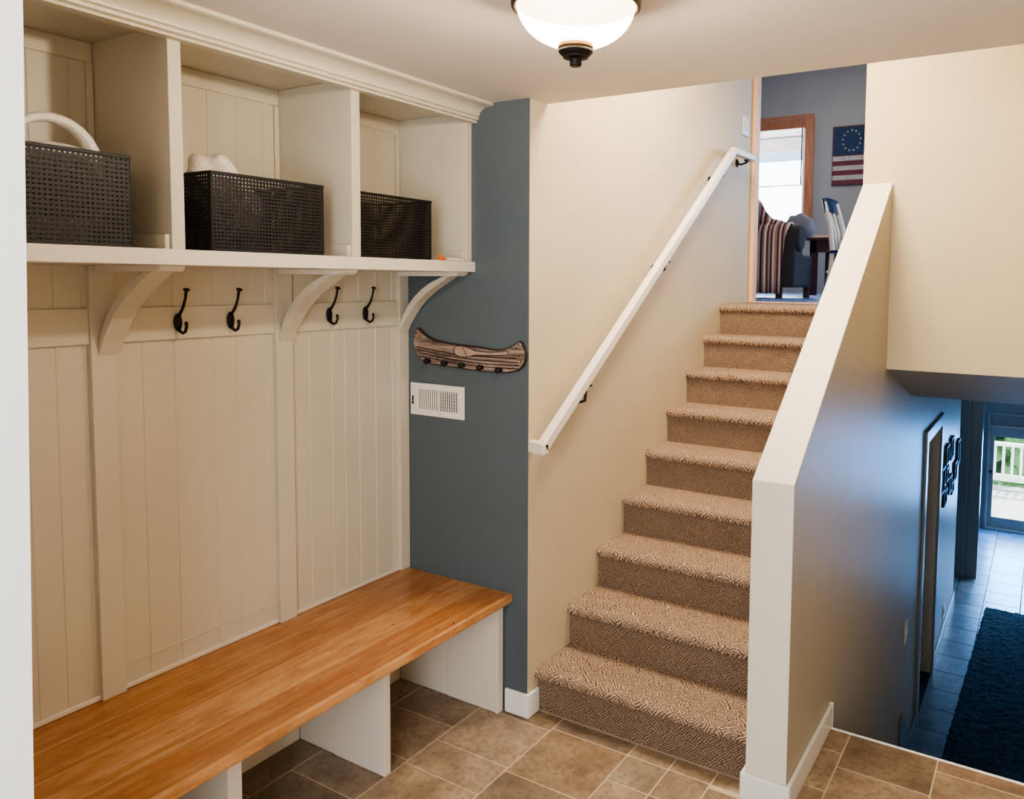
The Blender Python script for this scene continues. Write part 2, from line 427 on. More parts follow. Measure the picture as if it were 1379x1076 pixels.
# ------------------------------------------------------------------ baseboards
def bboard(name, pts_list, h=.1, t=.014):
    b = MB()
    for (x0, x1, y0, y1, ax) in pts_list: b.box(x0, x1, y0, y1, 0.0015, h)
    o = b.build(name, M['trimw'], bevel=.005, segs=3); struct(o, None, 'baseboard'); return o
bboard('baseboard_back', [(.585, XC+.015, YB-.015, YB, 'y'), (XC, XC+.015, YB, YR-.003, 'x')], .105)
b = MB()
b.box(XK-.015, XW+.015, -.0076-.015, -.0076, .0015, .1).box(XK-.015, XK, -.0076, YR-.003, .0015, .1).box(XW, XW+.015, -.0076, YS-.005, .0015, .1)
struct(b.build('baseboard_knee', M['trimw'], bevel=.005, segs=3), 'white baseboard wrapping the half wall', 'baseboard')
struct(MB().box(XW, XW+.015, YS+.002, YS+.014, -.19, .1).build('trim_3', M['trimw']), None, 'trim')
b = MB().box(XW, XW+.014, 3.0, 3.30, LO+.001, LO+.1).box(XW, XW+.014, 4.29, 5.94, LO+.001, LO+.1)
b.prism([(2.55, LO+.001), (2.55, LO+.40), (2.62, LO+.44), (3.0, LO+.12), (3.0, LO+.001)], 'x', XW, XW+.014)
struct(b.build('baseboard_lower', M['lower'], bevel=.003), None, 'baseboard')
struct(MB().box(1.86, 1.966, 6.738, 6.752, LO+.001, LO+.09).build('baseboard_pier', M['lower']), None, 'baseboard')

# pine casing at the end of the stair wall, threshold upstairs
struct(MB().box(.57, XC+.028, YP+.001, YP+.085, UP, 5.19).build('trim_4', M['pinel'], bevel=.004), 'pale wooden casing at the top of the stairs', 'trim')
struct(MB().box(XC, XK, YP-.03, YP-.002, UP, UP+.008).build('trim_5', M['pinel'], bevel=.003), 'wooden threshold strip upstairs', 'trim')

# ------------------------------------------------------------------ staircase
st = thing('staircase', (1.17, YR, 0), 'straight flight of carpeted stairs in tan patterned loop pile climbing to the upper floor', 'stairs')
XA, XB = XC+.001, XK-.001
for i in range(9):
    z = (i+1)*RI; yn = YN + i*TR; yr = yn + .025
    # riser
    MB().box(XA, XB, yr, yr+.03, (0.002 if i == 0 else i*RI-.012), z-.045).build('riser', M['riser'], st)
    # tread with a rolled nosing
    yend = yn + TR + .03 if i < 8 else YP-.03
    prof = []
    r = .024
    for k in range(13):
        a = -PI/2 + PI*k/12
        prof.append((yn + r - r*math.cos(a)*1.0, z - r + r*math.sin(a)))
    prof = [(yend, z-2*r)] + prof + [(yn+.1, z+.001), (yend, z-.002)]
    o = MB().prism(prof, 'x', XA, XB).build('tread', M['carpet'], st, smooth=True)
    o.modifiers.new('es', 'EDGE_SPLIT').split_angle = .7
# lower flight (behind the landing edge)
lf = thing('lower_staircase', (2.5, YS, LO), 'flight of steps going down from the tile landing to the lower hall', 'stairs')
for i in range(6):
    z = -(i+1)*(1.37/7); y0 = YS + .001 + i*TR
    MB().box(XW+.016, XR-.002, y0, y0+TR+.02, z-.04, z).build('tread', M['tile'], lf, bevel=.005)
    MB().box(XW+.016, XR-.002, y0+TR, y0+TR+.015, z-1.37/7+.0, z-.04).build('riser', M['trimw'], lf)

# ------------------------------------------------------------------ handrail
hr = thing('handrail', (XC, 1.2, 2.0), 'white square handrail on black brackets running up the cream stair wall', 'handrail')
xr = XC+.075
def bar(b, p, q, w, h):
    p, q = Vector(p), Vector(q); t = (q-p).normalized(); a = Vector((1,0,0)) if abs(t.x) < .5 else Vector((0,1,0)); u = t.cross(a).normalized()
    A = [b.bm.verts.new(p + i*a*w/2 + j*u*h/2) for i, j in ((-1,-1),(1,-1),(1,1),(-1,1))]
    B = [b.bm.verts.new(q + i*a*w/2 + j*u*h/2) for i, j in ((-1,-1),(1,-1),(1,1),(-1,1))]
    b.bm.faces.new(A); b.bm.faces.new(B[::-1])
    for k in range(4): b.bm.faces.new((A[k], A[(k+1)%4], B[(k+1)%4], B[k]))
    return b
p0, p1, p2 = (xr, -.005, 1.165), (xr, 2.135, 2.680), (xr, 2.50, 2.680)
bar(MB(), p0, p1, .042, .048).build('rail', M['white'], hr, bevel=.008, segs=3)
bar(MB(), (xr, 2.12, 2.676), p2, .042, .045).build('rail_level_end', M['white'], hr, bevel=.008, segs=3)
bar(MB(), (xr+.021, .0, 1.165), (XC+.002, .022, 1.165), .044, .05).build('rail_return', M['white'], hr, bevel=.008, segs=3)
for (y, z) in ((.346, 1.317), (1.152, 1.914), (1.92, 2.47), (2.393, 2.64)):
    b = MB().lathe([(0, 0), (.026, 0), (.026, .006), (.012, .012), (0, .012)], (XC, y, z), (1,0,0), 20)
    zt = (1.165 + (y+.005)*.708 if y < 2.135 else 2.68) - .03
    b.tube([(XC+.008, y, z), (XC+.03, y, z-.012), (xr-.006, y, z+.0), (xr, y, zt)], .007, 8)
    b.box(xr-.014, xr+.014, y-.03, y+.03, zt-.004, zt+.004)
    b.build('bracket', M['iron'], hr)

# ------------------------------------------------------------------ bench
bn = thing('bench', (.3, -.95, 0), 'long built-in bench with a glossy honey-coloured wooden top on white panel legs', 'bench')
MB().box(.003, .6175, -1.962, YB-.002, .4856, .5218).build('bench_top', M['bench'], bn, bevel=.005, segs=3)
def legpanel(y0, y1, xf, seam):
    b = MB().box(.006, seam-.002, y0+.003, y1-.001, .002, .4850).box(seam+.002, xf, y0, y1, .002, .4850).box(seam-.003, seam+.003, y0+.007, y1-.004, .002, .4850)
    return b.build('leg_panel', M['white'], bn, bevel=.0015)
legpanel(-.034, -.002, .5593, .29); legpanel(-.594, -.562, .4748, .205); legpanel(-1.225, -1.178, .4748, .205); legpanel(-1.85, -1.81, .4748, .205)
MB().box(.5595, .575, -.038, -.002, .002, .4850).build('leg_face_strip', M['white'], bn, bevel=.001)
for a, c in ((-.562, -.034), (-1.178, -.594), (-1.81, -1.225)):
    MB().box(.001, .005, a+.001, c-.001, .002, .485).build('back_panel', M['white'], bn)
    MB().box(.46, .475, a+.001, c-.001, .466, .485).build('cleat', M['white'], bn)

# ------------------------------------------------------------------ beadboard panelling
bp = thing('beadboard_panelling', (.0, -.95, .53), 'cream beadboard wall panelling with flat posts and a hook rail, above the bench', 'panelling')
def beadmesh(y0, y1, z0, z1, grooves, x=.0, t=.010):
    pts = [(y0, x), (y0, x+t)]
    for g in sorted(grooves):
        if y0+.006 < g < y1-.006: pts += [(g-.0028, x+t), (g-.001, x+t-.0022), (g+.001, x+t-.0022), (g+.0028, x+t)]
    pts += [(y1, x+t), (y1, x)]
    b = MB()
    A = [b.bm.verts.new((xx, yy, z0)) for yy, xx in pts]; B = [b.bm.verts.new((xx, yy, z1)) for yy, xx in pts]
    n = len(pts)
    for i in range(n): b.bm.faces.new((A[i], A[(i+1)%n], B[(i+1)%n], B[i]))
    b.bm.faces.new(A); b.bm.faces.new(B[::-1]); return b
gr = [-.075, -.174, -.268, -.345, -.412, -.524, -.72, -.783, -.844, -.932, -1.073, -1.18, -1.355, -1.433, -1.51, -1.60, -1.69, -1.78, -1.87]
bays = [(-.616, -.045), (-1.270, -.690), (-1.962, -1.343)]
for a, c in bays:
    beadmesh(a, c, .5225, 1.8815, gr).build('bead_board', M['cab'], bp)
    MB().box(.010, .022, a, c, 1.642, 1.750).build('hook_rail', M['cab'], bp, bevel=.001)
    MB().box(.010, .020, a, c, .5225, .538).build('base_trim', M['white'], bp, bevel=.003)
for a, c in ((-.690, -.616), (-1.343, -1.270), (-.045, YB-.001)):
    MB().box(.0, .032, a, c, .5225, 1.8815).build('post', M['cab'], bp, bevel=.0015)
MB().box(.0105, .0125, -1.27, -.69, .60, .6015).build('scribe_line', M['white'], bp)

# ------------------------------------------------------------------ cubby shelf
cu = thing('cubby_shelf', (.0, -.95, 1.926), 'cream wall cabinet of three open cubbies with crown moulding and curved brackets', 'cabinet')
yL, yR = -1.962, YB-.001
MB().box(.0, .4157, yL, yR, 1.882, 1.926).build('shelf_board', M['white'], cu, bevel=.002)
MB().box(.0, .396, yL, yR, 2.545, 2.578).build('top_board', M['cab'], cu)
for y in (-.6086, -1.2642, -1.92):
    MB().box(.008, .396, y-.019-.0195, y, 1.9265, 2.5445).build('divider', M['cab'], cu, bevel=.0015)
MB().box(.008, .396, yR-.034, yR, 1.9265, 2.5445).build('side_panel', M['cab'], cu, bevel=.0015)
for a, c in ((-.6086, yR-.034), (-1.2642, -.6475), (-1.92, -1.3035)):
    beadmesh(a+.0005, c-.0005, 1.9265, 2.5445, [g for g in [a+.11*k for k in range(1, 7)]], 0, .007).build('back_board', M['cab'], cu)
    MB().box(.0075, .014, a+.001, c-.001, 2.487, 2.544).build('frieze', M['cab'], cu, bevel=.0015)
    MB().box(.0075, .018, c-.020, c-.001, 1.927, 2.486).build('corner_trim', M['cab'], cu, bevel=.002)
    MB().box(.0075, .018, a+.001, a+.020, 1.927, 2.486).build('corner_trim', M['cab'], cu, bevel=.002)
    MB().box(.02, .388, c-.015, c-.001, 1.927, 1.968).build('side_cleat', M['cab'], cu, bevel=.002)
# crown: profile in x (out) and z, extruded along y
cr = [(.388, 2.5045), (.424, 2.5045), (.426, 2.511), (.420, 2.515), (.432, 2.517), (.434, 2.525), (.429, 2.529)]
for k in range(9):
    a = k/8*PI/2
    cr.append((.437 + .052*(1-math.cos(a)), 2.531 + .034*math.sin(a)))
cr += [(.500, 2.566), (.508, 2.569), (.508, 2.5795), (.388, 2.5795)]
MB().prism(cr, 'y', yL, yR).build('crown_moulding', M['cab'], cu)
def bracket(y0, y1):
    # curved slab: outer edge bulges up to the shelf
    outer = [(.030, 1.605), (.052, 1.645), (.080, 1.683), (.112, 1.722), (.150, 1.758), (.195, 1.791), (.245, 1.820), (.325, 1.860)]
    inner = [(.285, 1.8625), (.215, 1.835), (.165, 1.806), (.120, 1.770), (.083, 1.731), (.056, 1.690), (.036, 1.650), (.0245, 1.618), (.0245, 1.605)]
    outer = outer[:-1] + [(.325, 1.8625)]
    pts = [(max(x, .0325), z) for x, z in outer[:1]] + outer[1:] + [(max(x, .0325), z) for x, z in inner]
    pts = [p for k, p in enumerate(pts) if p != pts[k-1]]
    o = MB().prism(pts, 'y', y0, y1).build('bracket', M['cab'], cu, bevel=.002)
    pl = [(.0325, 1.863), (.352, 1.863), (.366, 1.866), (.374, 1.874), (.376, 1.8815), (.0325, 1.8815)]
    c_ = MB().prism(pl, 'y', y0-.004, y1+.004).build('cleat', M['white'], None, bevel=.001)
    c_.parent = o; c_.matrix_parent_inverse = (Matrix.Translation(-cu.location) if False else Matrix.Identity(4)); c_.matrix_parent_inverse = Matrix.Identity(4)
    return o, c_
for y0, y1 in ((-1.323, -1.257), (-.677, -.611), (-.052, YB-.006)): bracket(y0, y1)

# ------------------------------------------------------------------ coat hooks
def hook(loc, label):
    h = thing('coat_hook', loc, label, 'hook', 'black coat hooks on the hook rail')
    b = MB().ball((.004, 0, 0), 1, 3, (.006, .015, .030)); 
    frame_build(b, 'backplate', M['iron'], h, smooth=True)
    b = MB().tube([(.004, 0, .018), (.018, 0, .030), (.034, .001, .052), (.046, .001, .078), (.053, .001, .106)], [.0062, .0052, .0046, .0044, .0048], 12)
    b.lathe([(0, 0), (.006, 0), (.0105, .004), (.0105, .008), (.006, .011), (0, .012)], (.053, .001, .103), (.25, 0, 1), 16)
    frame_build(b, 'upper_prong', M['iron'], h, smooth=True)
    b = MB().tube([(.004, 0, -.016), (.014, 0, -.030), (.030, 0, -.036), (.044, 0, -.030), (.051, 0, -.014), (.050, 0, -.004)], [.006, .0055, .005, .005, .005, .0056], 12)
    b.ball((.050, 0, -.002), .0062, 2)
    frame_build(b, 'lower_prong', M['iron'], h, smooth=True)
    return h
HX = .0225
h0 = hook((HX, -1.066, 1.698), 'black double coat hook just right of the big left bracket, first of the middle pair')
dup(h0, (HX, -.873, 1.698), 'black double coat hook in the middle bay, just left of the second bracket')
dup(h0, (HX, -.435, 1.702), 'black double coat hook just right of the second bracket, in the right bay')
dup(h0, (HX, -.243, 1.702), 'black double coat hook nearest the blue wall')
dup(h0, (HX, -1.548, 1.698), 'black coat hook mostly cut off by the white wall end at the far left')

# ------------------------------------------------------------------ baskets
def lattice(b, P0, U, V, nu, nv, bar_w, th):
    # woven openwork: flat strips along U and V with a small thickness
    P0, U, V = Vector(P0), Vector(U), Vector(V); N = U.cross(V).normalized()
    def strip(p, q, w, side, off):
        vs = []
        for s0 in (p, q):
            for a in (-w/2, w/2):
                for c in (off, off+th): vs.append(b.bm.verts.new(s0 + side*a + N*c))
        for f in ((0,1,3,2), (4,6,7,5), (0,4,5,1), (2,3,7,6), (0,2,6,4), (1,5,7,3)): b.bm.faces.new([vs[i] for i in f])
    un, vn = U.normalized(), V.normalized()
    for i in range(nu+1): strip(P0+U*i/nu, P0+U*i/nu+V, bar_w, un, 0)
    for j in range(nv+1): strip(P0+V*j/nv, P0+V*j/nv+U, bar_w*1.15, vn, th*.7)
def basket(name, loc, w, dpt, h, label, rz=0, cell=(.0092, .0098), barw=.0056):
    k = thing(name, loc, label, 'basket', 'black openwork baskets in the cubbies'); k.rotation_euler = (0, 0, rz)
    # local: x depth -dpt..0 (front at 0), y 0..w
    b = MB(); nu, nv = int(w/cell[0]), int(h/cell[1]); nd = int(dpt/cell[0])
    z0, hh = .006, h-.014
    lattice(b, (0, .003, z0), (0, w-.006, 0), (0, 0, hh), nu, nv, barw, .0022)
    lattice(b, (-dpt, w-.003, z0), (0, -(w-.006), 0), (0, 0, hh), nu, nv, barw, .0022)
    lattice(b, (-dpt, 0, z0), (dpt, 0, 0), (0, 0, hh), nd, nv, barw, .0022)
    lattice(b, (0, w, z0), (-dpt, 0, 0), (0, 0, hh), nd, nv, barw, .0022)
    for cx, cy in ((0, 0), (0, w), (-dpt, 0), (-dpt, w)): b.tube([(cx-(.003 if cx == 0 else -.003), cy+(.003 if cy == 0 else -.003), 0), (cx-(.003 if cx == 0 else -.003), cy+(.003 if cy == 0 else -.003), h-.004)], .006, 10)
    frame_build(b, 'woven_side', M['black'], k)
    b = MB().box(-dpt-.002, .004, -.003, w+.003, h-.009, h).box(-dpt+.008, -.008, .008, w-.008, h-.012, h+.003)
    b = MB()
    for q in ((-.006, .005, -.004, w+.004), (-dpt-.004, -dpt+.006, -.004, w+.004), (-dpt+.006, -.006, -.004, .006), (-dpt+.006, -.006, w-.006, w+.004)): b.box(q[0], q[1], q[2], q[3], h-.010, h)
    frame_build(b, 'rim', M['black'], k, bevel=.002)
    b = MB().box(-dpt, .003, 0, w, .0, .012)
    frame_build(b, 'base', M['black'], k, bevel=.002)
    b = MB().box(-dpt+.012, -.012, .012, w-.012, .013, h*.62)
    return k
Z0 = 1.9268
basket('wicker_basket', (.370, -1.83, Z0), .428, .30, .247, 'large black woven basket in the left cubby with a white handle rising from it', 0, (.0125, .0125), .0072)
basket('wicker_basket', (.370, -1.165, Z0), .410, .29, .238, 'wide black openwork basket in the middle cubby with white cloth poking out', 0, (.0118, .0118), .0058)
basket('wicker_basket', (.362, -.585, Z0), .385, .28, .238, 'black openwork basket in the right cubby, smallest in view', .02, (.0118, .0118), .0054)
# contents
b = MB()
pts = []
for k in range(15):
    a = PI*k/14
    pts.append((.235, -1.53 - .115*math.cos(a)*1.0, 2.115 + .150*math.sin(a)**.8))
b.tube(pts, [.011 + .009*(k/14)**2 for k in range(15)], 12, flat=1.3)
b.ball((.235, -1.53, 2.165), 1, 3, (.09, .10, .035))
b.box(.13, .34, -1.68, -1.50, Z0+.013, Z0+.06).box(.22, .25, -1.66, -1.40, Z0+.06, Z0+.075)
o = b.build('plastic_caddy', M['plastic'], None, bevel=.006); tag(o, 'white plastic caddy with an arched handle standing in the left basket', 'caddy')
b = MB()
b.ball((.24, -1.075, 2.13), 1, 4, (.085, .088, .105))
b.ball((.19, -.97, 2.08), 1, 4, (.07, .10, .09))
for v in b.bm.verts:
    c = v.co
    v.co += Vector((.006*math.sin(c.z*90+c.y*50), .006*math.sin(c.z*70+c.x*60), .009*math.sin(c.y*75+c.x*45) + .005*math.sin(c.y*150+1)))
    v.co.z = max(v.co.z, Z0+.0135)
o = b.build('crumpled_cloth', M['paper'], None, smooth=False); tag(o, 'crumpled white cloth bulging out of the middle basket', 'cloth')
b = MB().box(.385, .400, -.188, -.172, Z0, Z0+.016).box(.38, .405, -.171, -.163, Z0, Z0+.009)
b.ball((.392, -.18, Z0+.018), .008, 2)
tag(b.build('small_toy', M['orange'], None, bevel=.002), 'tiny orange toy lying beside the right basket', 'toy')
b = MB().tube([(.392, -.150, Z0+.006), (.392, -.085, Z0+.006)], .006, 10).tube([(.392, -.085, Z0+.006), (.392, -.07, Z0+.006)], .008, 10)
tag(b.build('white_tube', M['plastic'], None), 'small white tube lying at the right end of the shelf', 'tube')
b = MB().tube([(.405, -.11, Z0+.004), (.405, -.055, Z0+.004)], .004, 8)
tag(b.build('white_pen', M['plastic'], None), 'thin white stick in front of the small tube on the shelf', 'pen')

# ------------------------------------------------------------------ canoe coat rack
ca = thing('canoe_coat_rack', (.38, YB, 1.53), 'weathered wooden coat rack shaped like a canoe on the blue wall', 'coat rack')
top = [(.088, 1.632), (.104, 1.634), (.125, 1.617), (.155, 1.598), (.20, 1.584), (.26, 1.576), (.33, 1.570), (.40, 1.568), (.44, 1.566), (.50, 1.560), (.548, 1.558), (.585, 1.565), (.62, 1.580), (.655, 1.600), (.668, 1.596)]
bot = [(.684, 1.568), (.692, 1.545), (.688, 1.518), (.672, 1.492), (.645, 1.474), (.60, 1.464), (.54, 1.460), (.44, 1.461), (.34, 1.465), (.24, 1.470), (.18, 1.474), (.135, 1.482), (.103, 1.500), (.083, 1.525), (.072, 1.558), (.074, 1.590)]
poly = [(x, z) for x, z in top + bot]
y1 = YB - .0002
MB().prism(poly, 'y', y1-.014, y1).build('back_board', M['rackd'], ca, bevel=.003)
cxm = sum(p[0] for p in poly)/len(poly); czm = sum(p[1] for p in poly)/len(poly)
inn = []
n = len(poly)
for i in range(n):
    p, q, r_ = Vector(poly[i-1]), Vector(poly[i]), Vector(poly[(i+1) % n]); tn = (r_-p).normalized(); nn = Vector((tn.y, -tn.x))
    inn.append(tuple(q + nn*.0055))
MB().prism(inn, 'y', y1-.019, y1-.0142).build('carved_face', M['rackw'], ca, bevel=.002)
b = MB()   # carved plank lines
for k, (x0, x1, z0, z1) in enumerate(((.10, .64, 1.548, 1.528), (.105, .655, 1.536, 1.512), (.11, .66, 1.522, 1.498), (.12, .655, 1.508, 1.486))):
    pts = [(x0+(x1-x0)*t_/10, y1-.0195, z0+(z1-z0)*t_/10 - .012*math.sin(PI*t_/10)) for t_ in range(11)]
    b.tube(pts, .0022, 5)
b.build('carved_line', M['rackd'], ca)
b = MB()   # carved paddle in relief
pd = [(.315, 1.548), (.325, 1.562), (.36, 1.566), (.395, 1.560), (.43, 1.549), (.50, 1.546), (.555, 1.550), (.60, 1.556), (.606, 1.540), (.55, 1.535), (.50, 1.533), (.43, 1.530), (.385, 1.518), (.34, 1.520), (.32, 1.530)]
b.prism(pd, 'y', y1-.0235, y1-.0195); b.build('carved_paddle', M['rackl'], ca, bevel=.002)
b = MB(); b.tube([(x, y1-.0235, z) for x, z in pd + pd[:1]], .0018, 6)
b.tube([(.36, y1-.0238, 1.566), (.375, y1-.0238, 1.545), (.39, y1-.0238, 1.520)], .0014, 5)
b.build('paddle_outline', M['rackd'], ca)
for x, z in ((.094, 1.612), (.083, 1.594), (.645, 1.570), (.660, 1.540), (.668, 1.515), (.645, 1.50), (.63, 1.487), (.61, 1.482), (.49, 1.482+.012), (.22, 1.50), (.32, 1.492), (.145, 1.505), (.118, 1.597), (.655, 1.586)):
    MB().lathe([(0, 0), (.0036, 0), (.0036, .0015), (0, .002)], (x, y1-.019, z), (0,-1,0), 10).build('nail_head', M['rackd'], ca)
for x, z in ((.172, 1.490), (.272, 1.486), (.368, 1.483), (.468, 1.480), (.566, 1.476)):
    MB().lathe([(0, 0), (.009, 0), (.009, .003), (.0055, .005), (.0055, .014), (.011, .017), (.0135, .024), (.011, .031), (.005, .034), (0, .034)], (x, y1-.018, z), (0,-1,0), 18).build('peg', M['iron'], ca, smooth=True)

# ------------------------------------------------------------------ vent register
ve = thing('wall_vent', (.2, YB, 1.31), 'white metal wall register with vertical louvres on the blue wall', 'vent')
x0, x1, z0, z1 = .046, .357, 1.2395, 1.384
b = MB().box(x0, x1, y1-.006, y1, z0, z0+.028).box(x0, x1, y1-.006, y1, z1-.028, z1).box(x0, x0+.045, y1-.006, y1, z0+.028, z1-.028).box(x1-.033, x1, y1-.006, y1, z0+.028, z1-.028).box(.203, .212, y1-.006, y1, z0+.028, z1-.028)
b.build('frame', M['vent'], ve, bevel=.002)
MB().box(x0+.044, x1-.032, y1-.001, y1-.0003, z0+.026, z1-.026).build('duct_shade_sheet', M['dark'], ve)  # dark sheet standing in for the shaded depth of the duct
b = MB()
for k in range(9):
    x = .094 + .0126*k
    bb = MB().box(x-.0055, x+.0055, y1-.0052, y1-.004, z0+.028, z1-.028)
    bb.rot(-.25, 'Z', (x, y1-.0046, 0)); 
    bb.bm.to_mesh(bpy.data.meshes.new('t')) if False else None
    for f in bb.bm.faces: b.bm.faces.new([b.bm.verts.new(v.co) for v in f.verts])
    bb.bm.free()
b.build('louvre_closed', M['vent'], ve)
b = MB()
for k in range(9):
    x = .2185 + .0126*k
    b.box(x-.0022, x+.0022, y1-.0055, y1-.002, z0+.028, z1-.028)
for k in range(6):
    z = z0+.038 + .0145*k
    b.box(.212, x1-.033, y1-.0022, y1-.0012, z-.0006, z+.0006)
b.build('louvre_open', M['vent'], ve)
MB().box(x0+.014, x0+.018, y1-.012, y1-.006, 1.292, 1.325).box(x0+.008, x0+.022, y1-.010, y1-.006, 1.288, 1.2925).build('damper_lever', M['dark'], ve)

# ------------------------------------------------------------------ ceiling light
cl = thing('ceiling_light', (1.509, -.958, HC), 'flush ceiling light with a glowing frosted glass bowl and dark bronze finial', 'lamp')
c0 = (1.509, -.958, 0)
MB().lathe([(.02, 2.5795), (.125, 2.5795), (.135, 2.560), (.152, 2.544), (.158, 2.524), (.157, 2.508), (.150, 2.503), (.144, 2.508), (.13, 2.535), (.02, 2.56)], c0, seg=64).build('pan_ring', M['bronze'], cl, smooth=True)
prof = []
for k in range(17):
    a = PI/2*k/16
    prof.append((.143*math.cos(a)**.9 if k < 16 else .0, 2.512 - .097*math.sin(a)**1.05))
MB().lathe(prof, c0, seg=64).build('glass_bowl', M['bowl'], cl, smooth=True)
MB().lathe([(0, 2.425), (.043, 2.423), (.0435, 2.412), (.041, 2.410), (0, 2.409)], c0, seg=40).build('finial_collar', M['brass'], cl, smooth=False)
MB().lathe([(0, 2.4085), (.041, 2.4085), (.042, 2.403), (.036, 2.396), (.031, 2.393), (.031, 2.389), (.015, 2.385), (.0145, 2.371), (.012, 2.369), (0, 2.369)], c0, seg=40).build('finial', M['iron'], cl)

# ------------------------------------------------------------------ switches
def switch(name, loc, axis_x, w, h, label, mat):
    s = thing(name, loc, label, 'switch')
    x, y, z = loc
    MB().box(x, x+.006, y-w/2, y+w/2, z-h/2, z+h/2).build('plate', mat, s, bevel=.002)
    MB().box(x+.006, x+.012, y-w*.12, y+w*.12, z-h*.1, z+h*.1).build('toggle', mat, s, bevel=.001)
    return s
switch('light_switch', (XC+.001, 2.54, 2.905), 1, .12, .125, 'white light switch plate near the wooden casing above the handrail', M['white'])
switch('light_switch', (XW+.001, 2.72, -.42), 1, .09, .14, 'grey switch plate on the dim wall going down to the lower hall', M['white'])
switch('wall_outlet', (XW+.001, 5.05, -1.15), 1, .09, .13, 'small outlet plate low on the lower hall wall beyond the doorway', M['white'])

# ------------------------------------------------------------------ interior door casing in the lower hall
def casing(b, y0, y1, zt, x, w=.09, t=.018):
    b.box(x, x+t, y0-w, y0, LO+.001, zt+w).box(x, x+t, y1, y1+w, LO+.001, zt+w).box(x, x+t, y0, y1, zt, zt+w); return b
dr = struct(casing(MB(), 3.385, 4.215, .715, XW+.001).build('trim_6', M['lcas'], bevel=.004), 'white casing around the lower hall doorway', 'trim')
struct(MB().box(XK+.02, XK+.055, 3.385, 4.215, LO+.002, .715).build('door_1', M['grey'], bevel=.003), None, 'door')

# picture frames
fr_n = 0
def pframe(y, z, w, h, label):
    f = thing('picture_frame', (XW+.001, y, z), label, 'picture frame', 'dark picture frames in the lower hall')
    b = MB(); t = .018; d_ = .022
    for q in ((-w/2, w/2, -h/2, -h/2+t), (-w/2, w/2, h/2-t, h/2), (-w/2, -w/2+t, -h/2+t, h/2-t), (w/2-t, w/2, -h/2+t, h/2-t)): b.box(0, d_, q[0], q[1], q[2], q[3])
    frame_build(b, 'frame', M['black'], f)
    frame_build(MB().box(.001, .006, -w/2+t, w/2-t, -h/2+t, h/2-t), 'print', M['flagw'], f)
    return f
for y, z, w, h, lb in ((4.42, .215, .21, .22, 'leftmost dark frame of the lower hall cluster, nearest the doorway casing'), (4.70, .38, .20, .17, 'dark frame at the upper left of the lower hall cluster'),
        (4.76, .20, .18, .13, 'small dark frame at the centre left of the lower hall cluster'), (4.64, .02, .20, .14, 'lowest dark frame of the lower hall cluster'),
        (5.08, .37, .20, .20, 'dark frame at the upper middle of the lower hall cluster'), (5.02, .05, .20, .16, 'dark frame low in the middle of the lower hall cluster'),
        (5.26, -.03, .17, .12, 'small dark frame at the bottom right of the lower hall cluster'), (5.46, .08, .2, .18, 'dark frame at the right of the lower hall cluster, below the top right one'),
        (5.70, .22, .2, .24, 'top right dark frame of the lower hall cluster, nearest the wall end')):
    pframe(y, z, w, h, lb)

# ------------------------------------------------------------------ rug
b = MB()
nx, ny = 60, 150
cor = [(2.02, 2.75), (3.18, 2.75), (3.20, 5.90), (2.108, 5.938)]
vs = {}
for i in range(nx+1):
    for j in range(ny+1):
        u, v = i/nx, j/ny
        x = (cor[0][0]*(1-u)+cor[1][0]*u)*(1-v) + (cor[3][0]*(1-u)+cor[2][0]*u)*v
        y = (cor[0][1]*(1-u)+cor[1][1]*u)*(1-v) + (cor[3][1]*(1-u)+cor[2][1]*u)*v
        e = i in (0, nx) or j in (0, ny)
        vs[i, j] = b.bm.verts.new((x+R.uniform(-.006, .006), y+R.uniform(-.008, .008), LO + (.002 if e else .018+R.uniform(-.007, .007))))
for i in range(nx):
    for j in range(ny): b.bm.faces.new((vs[i, j], vs[i+1, j], vs[i+1, j+1], vs[i, j+1]))
tag(b.build('area_rug', M['rug'], None, smooth=True), 'dark navy shag rug on the tiles of the lower hall', 'rug')

# ------------------------------------------------------------------ far glass door downstairs
YD = 8.753
struct(MB().box(1.90, 1.925, YD-.02, YD+.09, LO, .19).box(2.835, 2.86, YD-.02, YD+.09, LO, .19).box(1.925, 2.835, YD-.02, YD+.09, .165, .19)
       .box(1.925, 2.835, YD-.02, YD+.09, -.018, .01).box(1.925, 2.835, YD-.025, YD+.09, LO, LO+.03).build('trim_7', M['lcas'], bevel=.003), 'white frame around the glass door at the end of the lower hall', 'trim')
dn = MB().box(1.927, 1.985, YD+.02, YD+.06, LO+.035, -.022).box(2.775, 2.833, YD+.02, YD+.06, LO+.035, -.022).box(1.985, 2.775, YD+.02, YD+.06, LO+.035, LO+.165).box(1.985, 2.775, YD+.02, YD+.06, -.13, -.022).build('door_2', M['lcas'], bevel=.004)
struct(dn, 'white glass door at the end of the lower hall', 'door')
g = MB().box(1.985, 2.775, YD+.035, YD+.041, LO+.165, -.13).build('pane', M['glass'], dn)
g = MB().lathe([(0, 0), (.012, 0), (.012, .02), (.02, .03), (.02, .045), (0, .05)], (1.915+.04, YD+.02, -.594), (0,-1,0), 16).build('door_knob', M['iron'], dn)
struct(MB().box(1.925, 2.835, YD+.02, YD+.04, .012, .163).build('window_1', M['lower'], bevel=.002), 'blue-grey transom panel above the glass door', 'window')

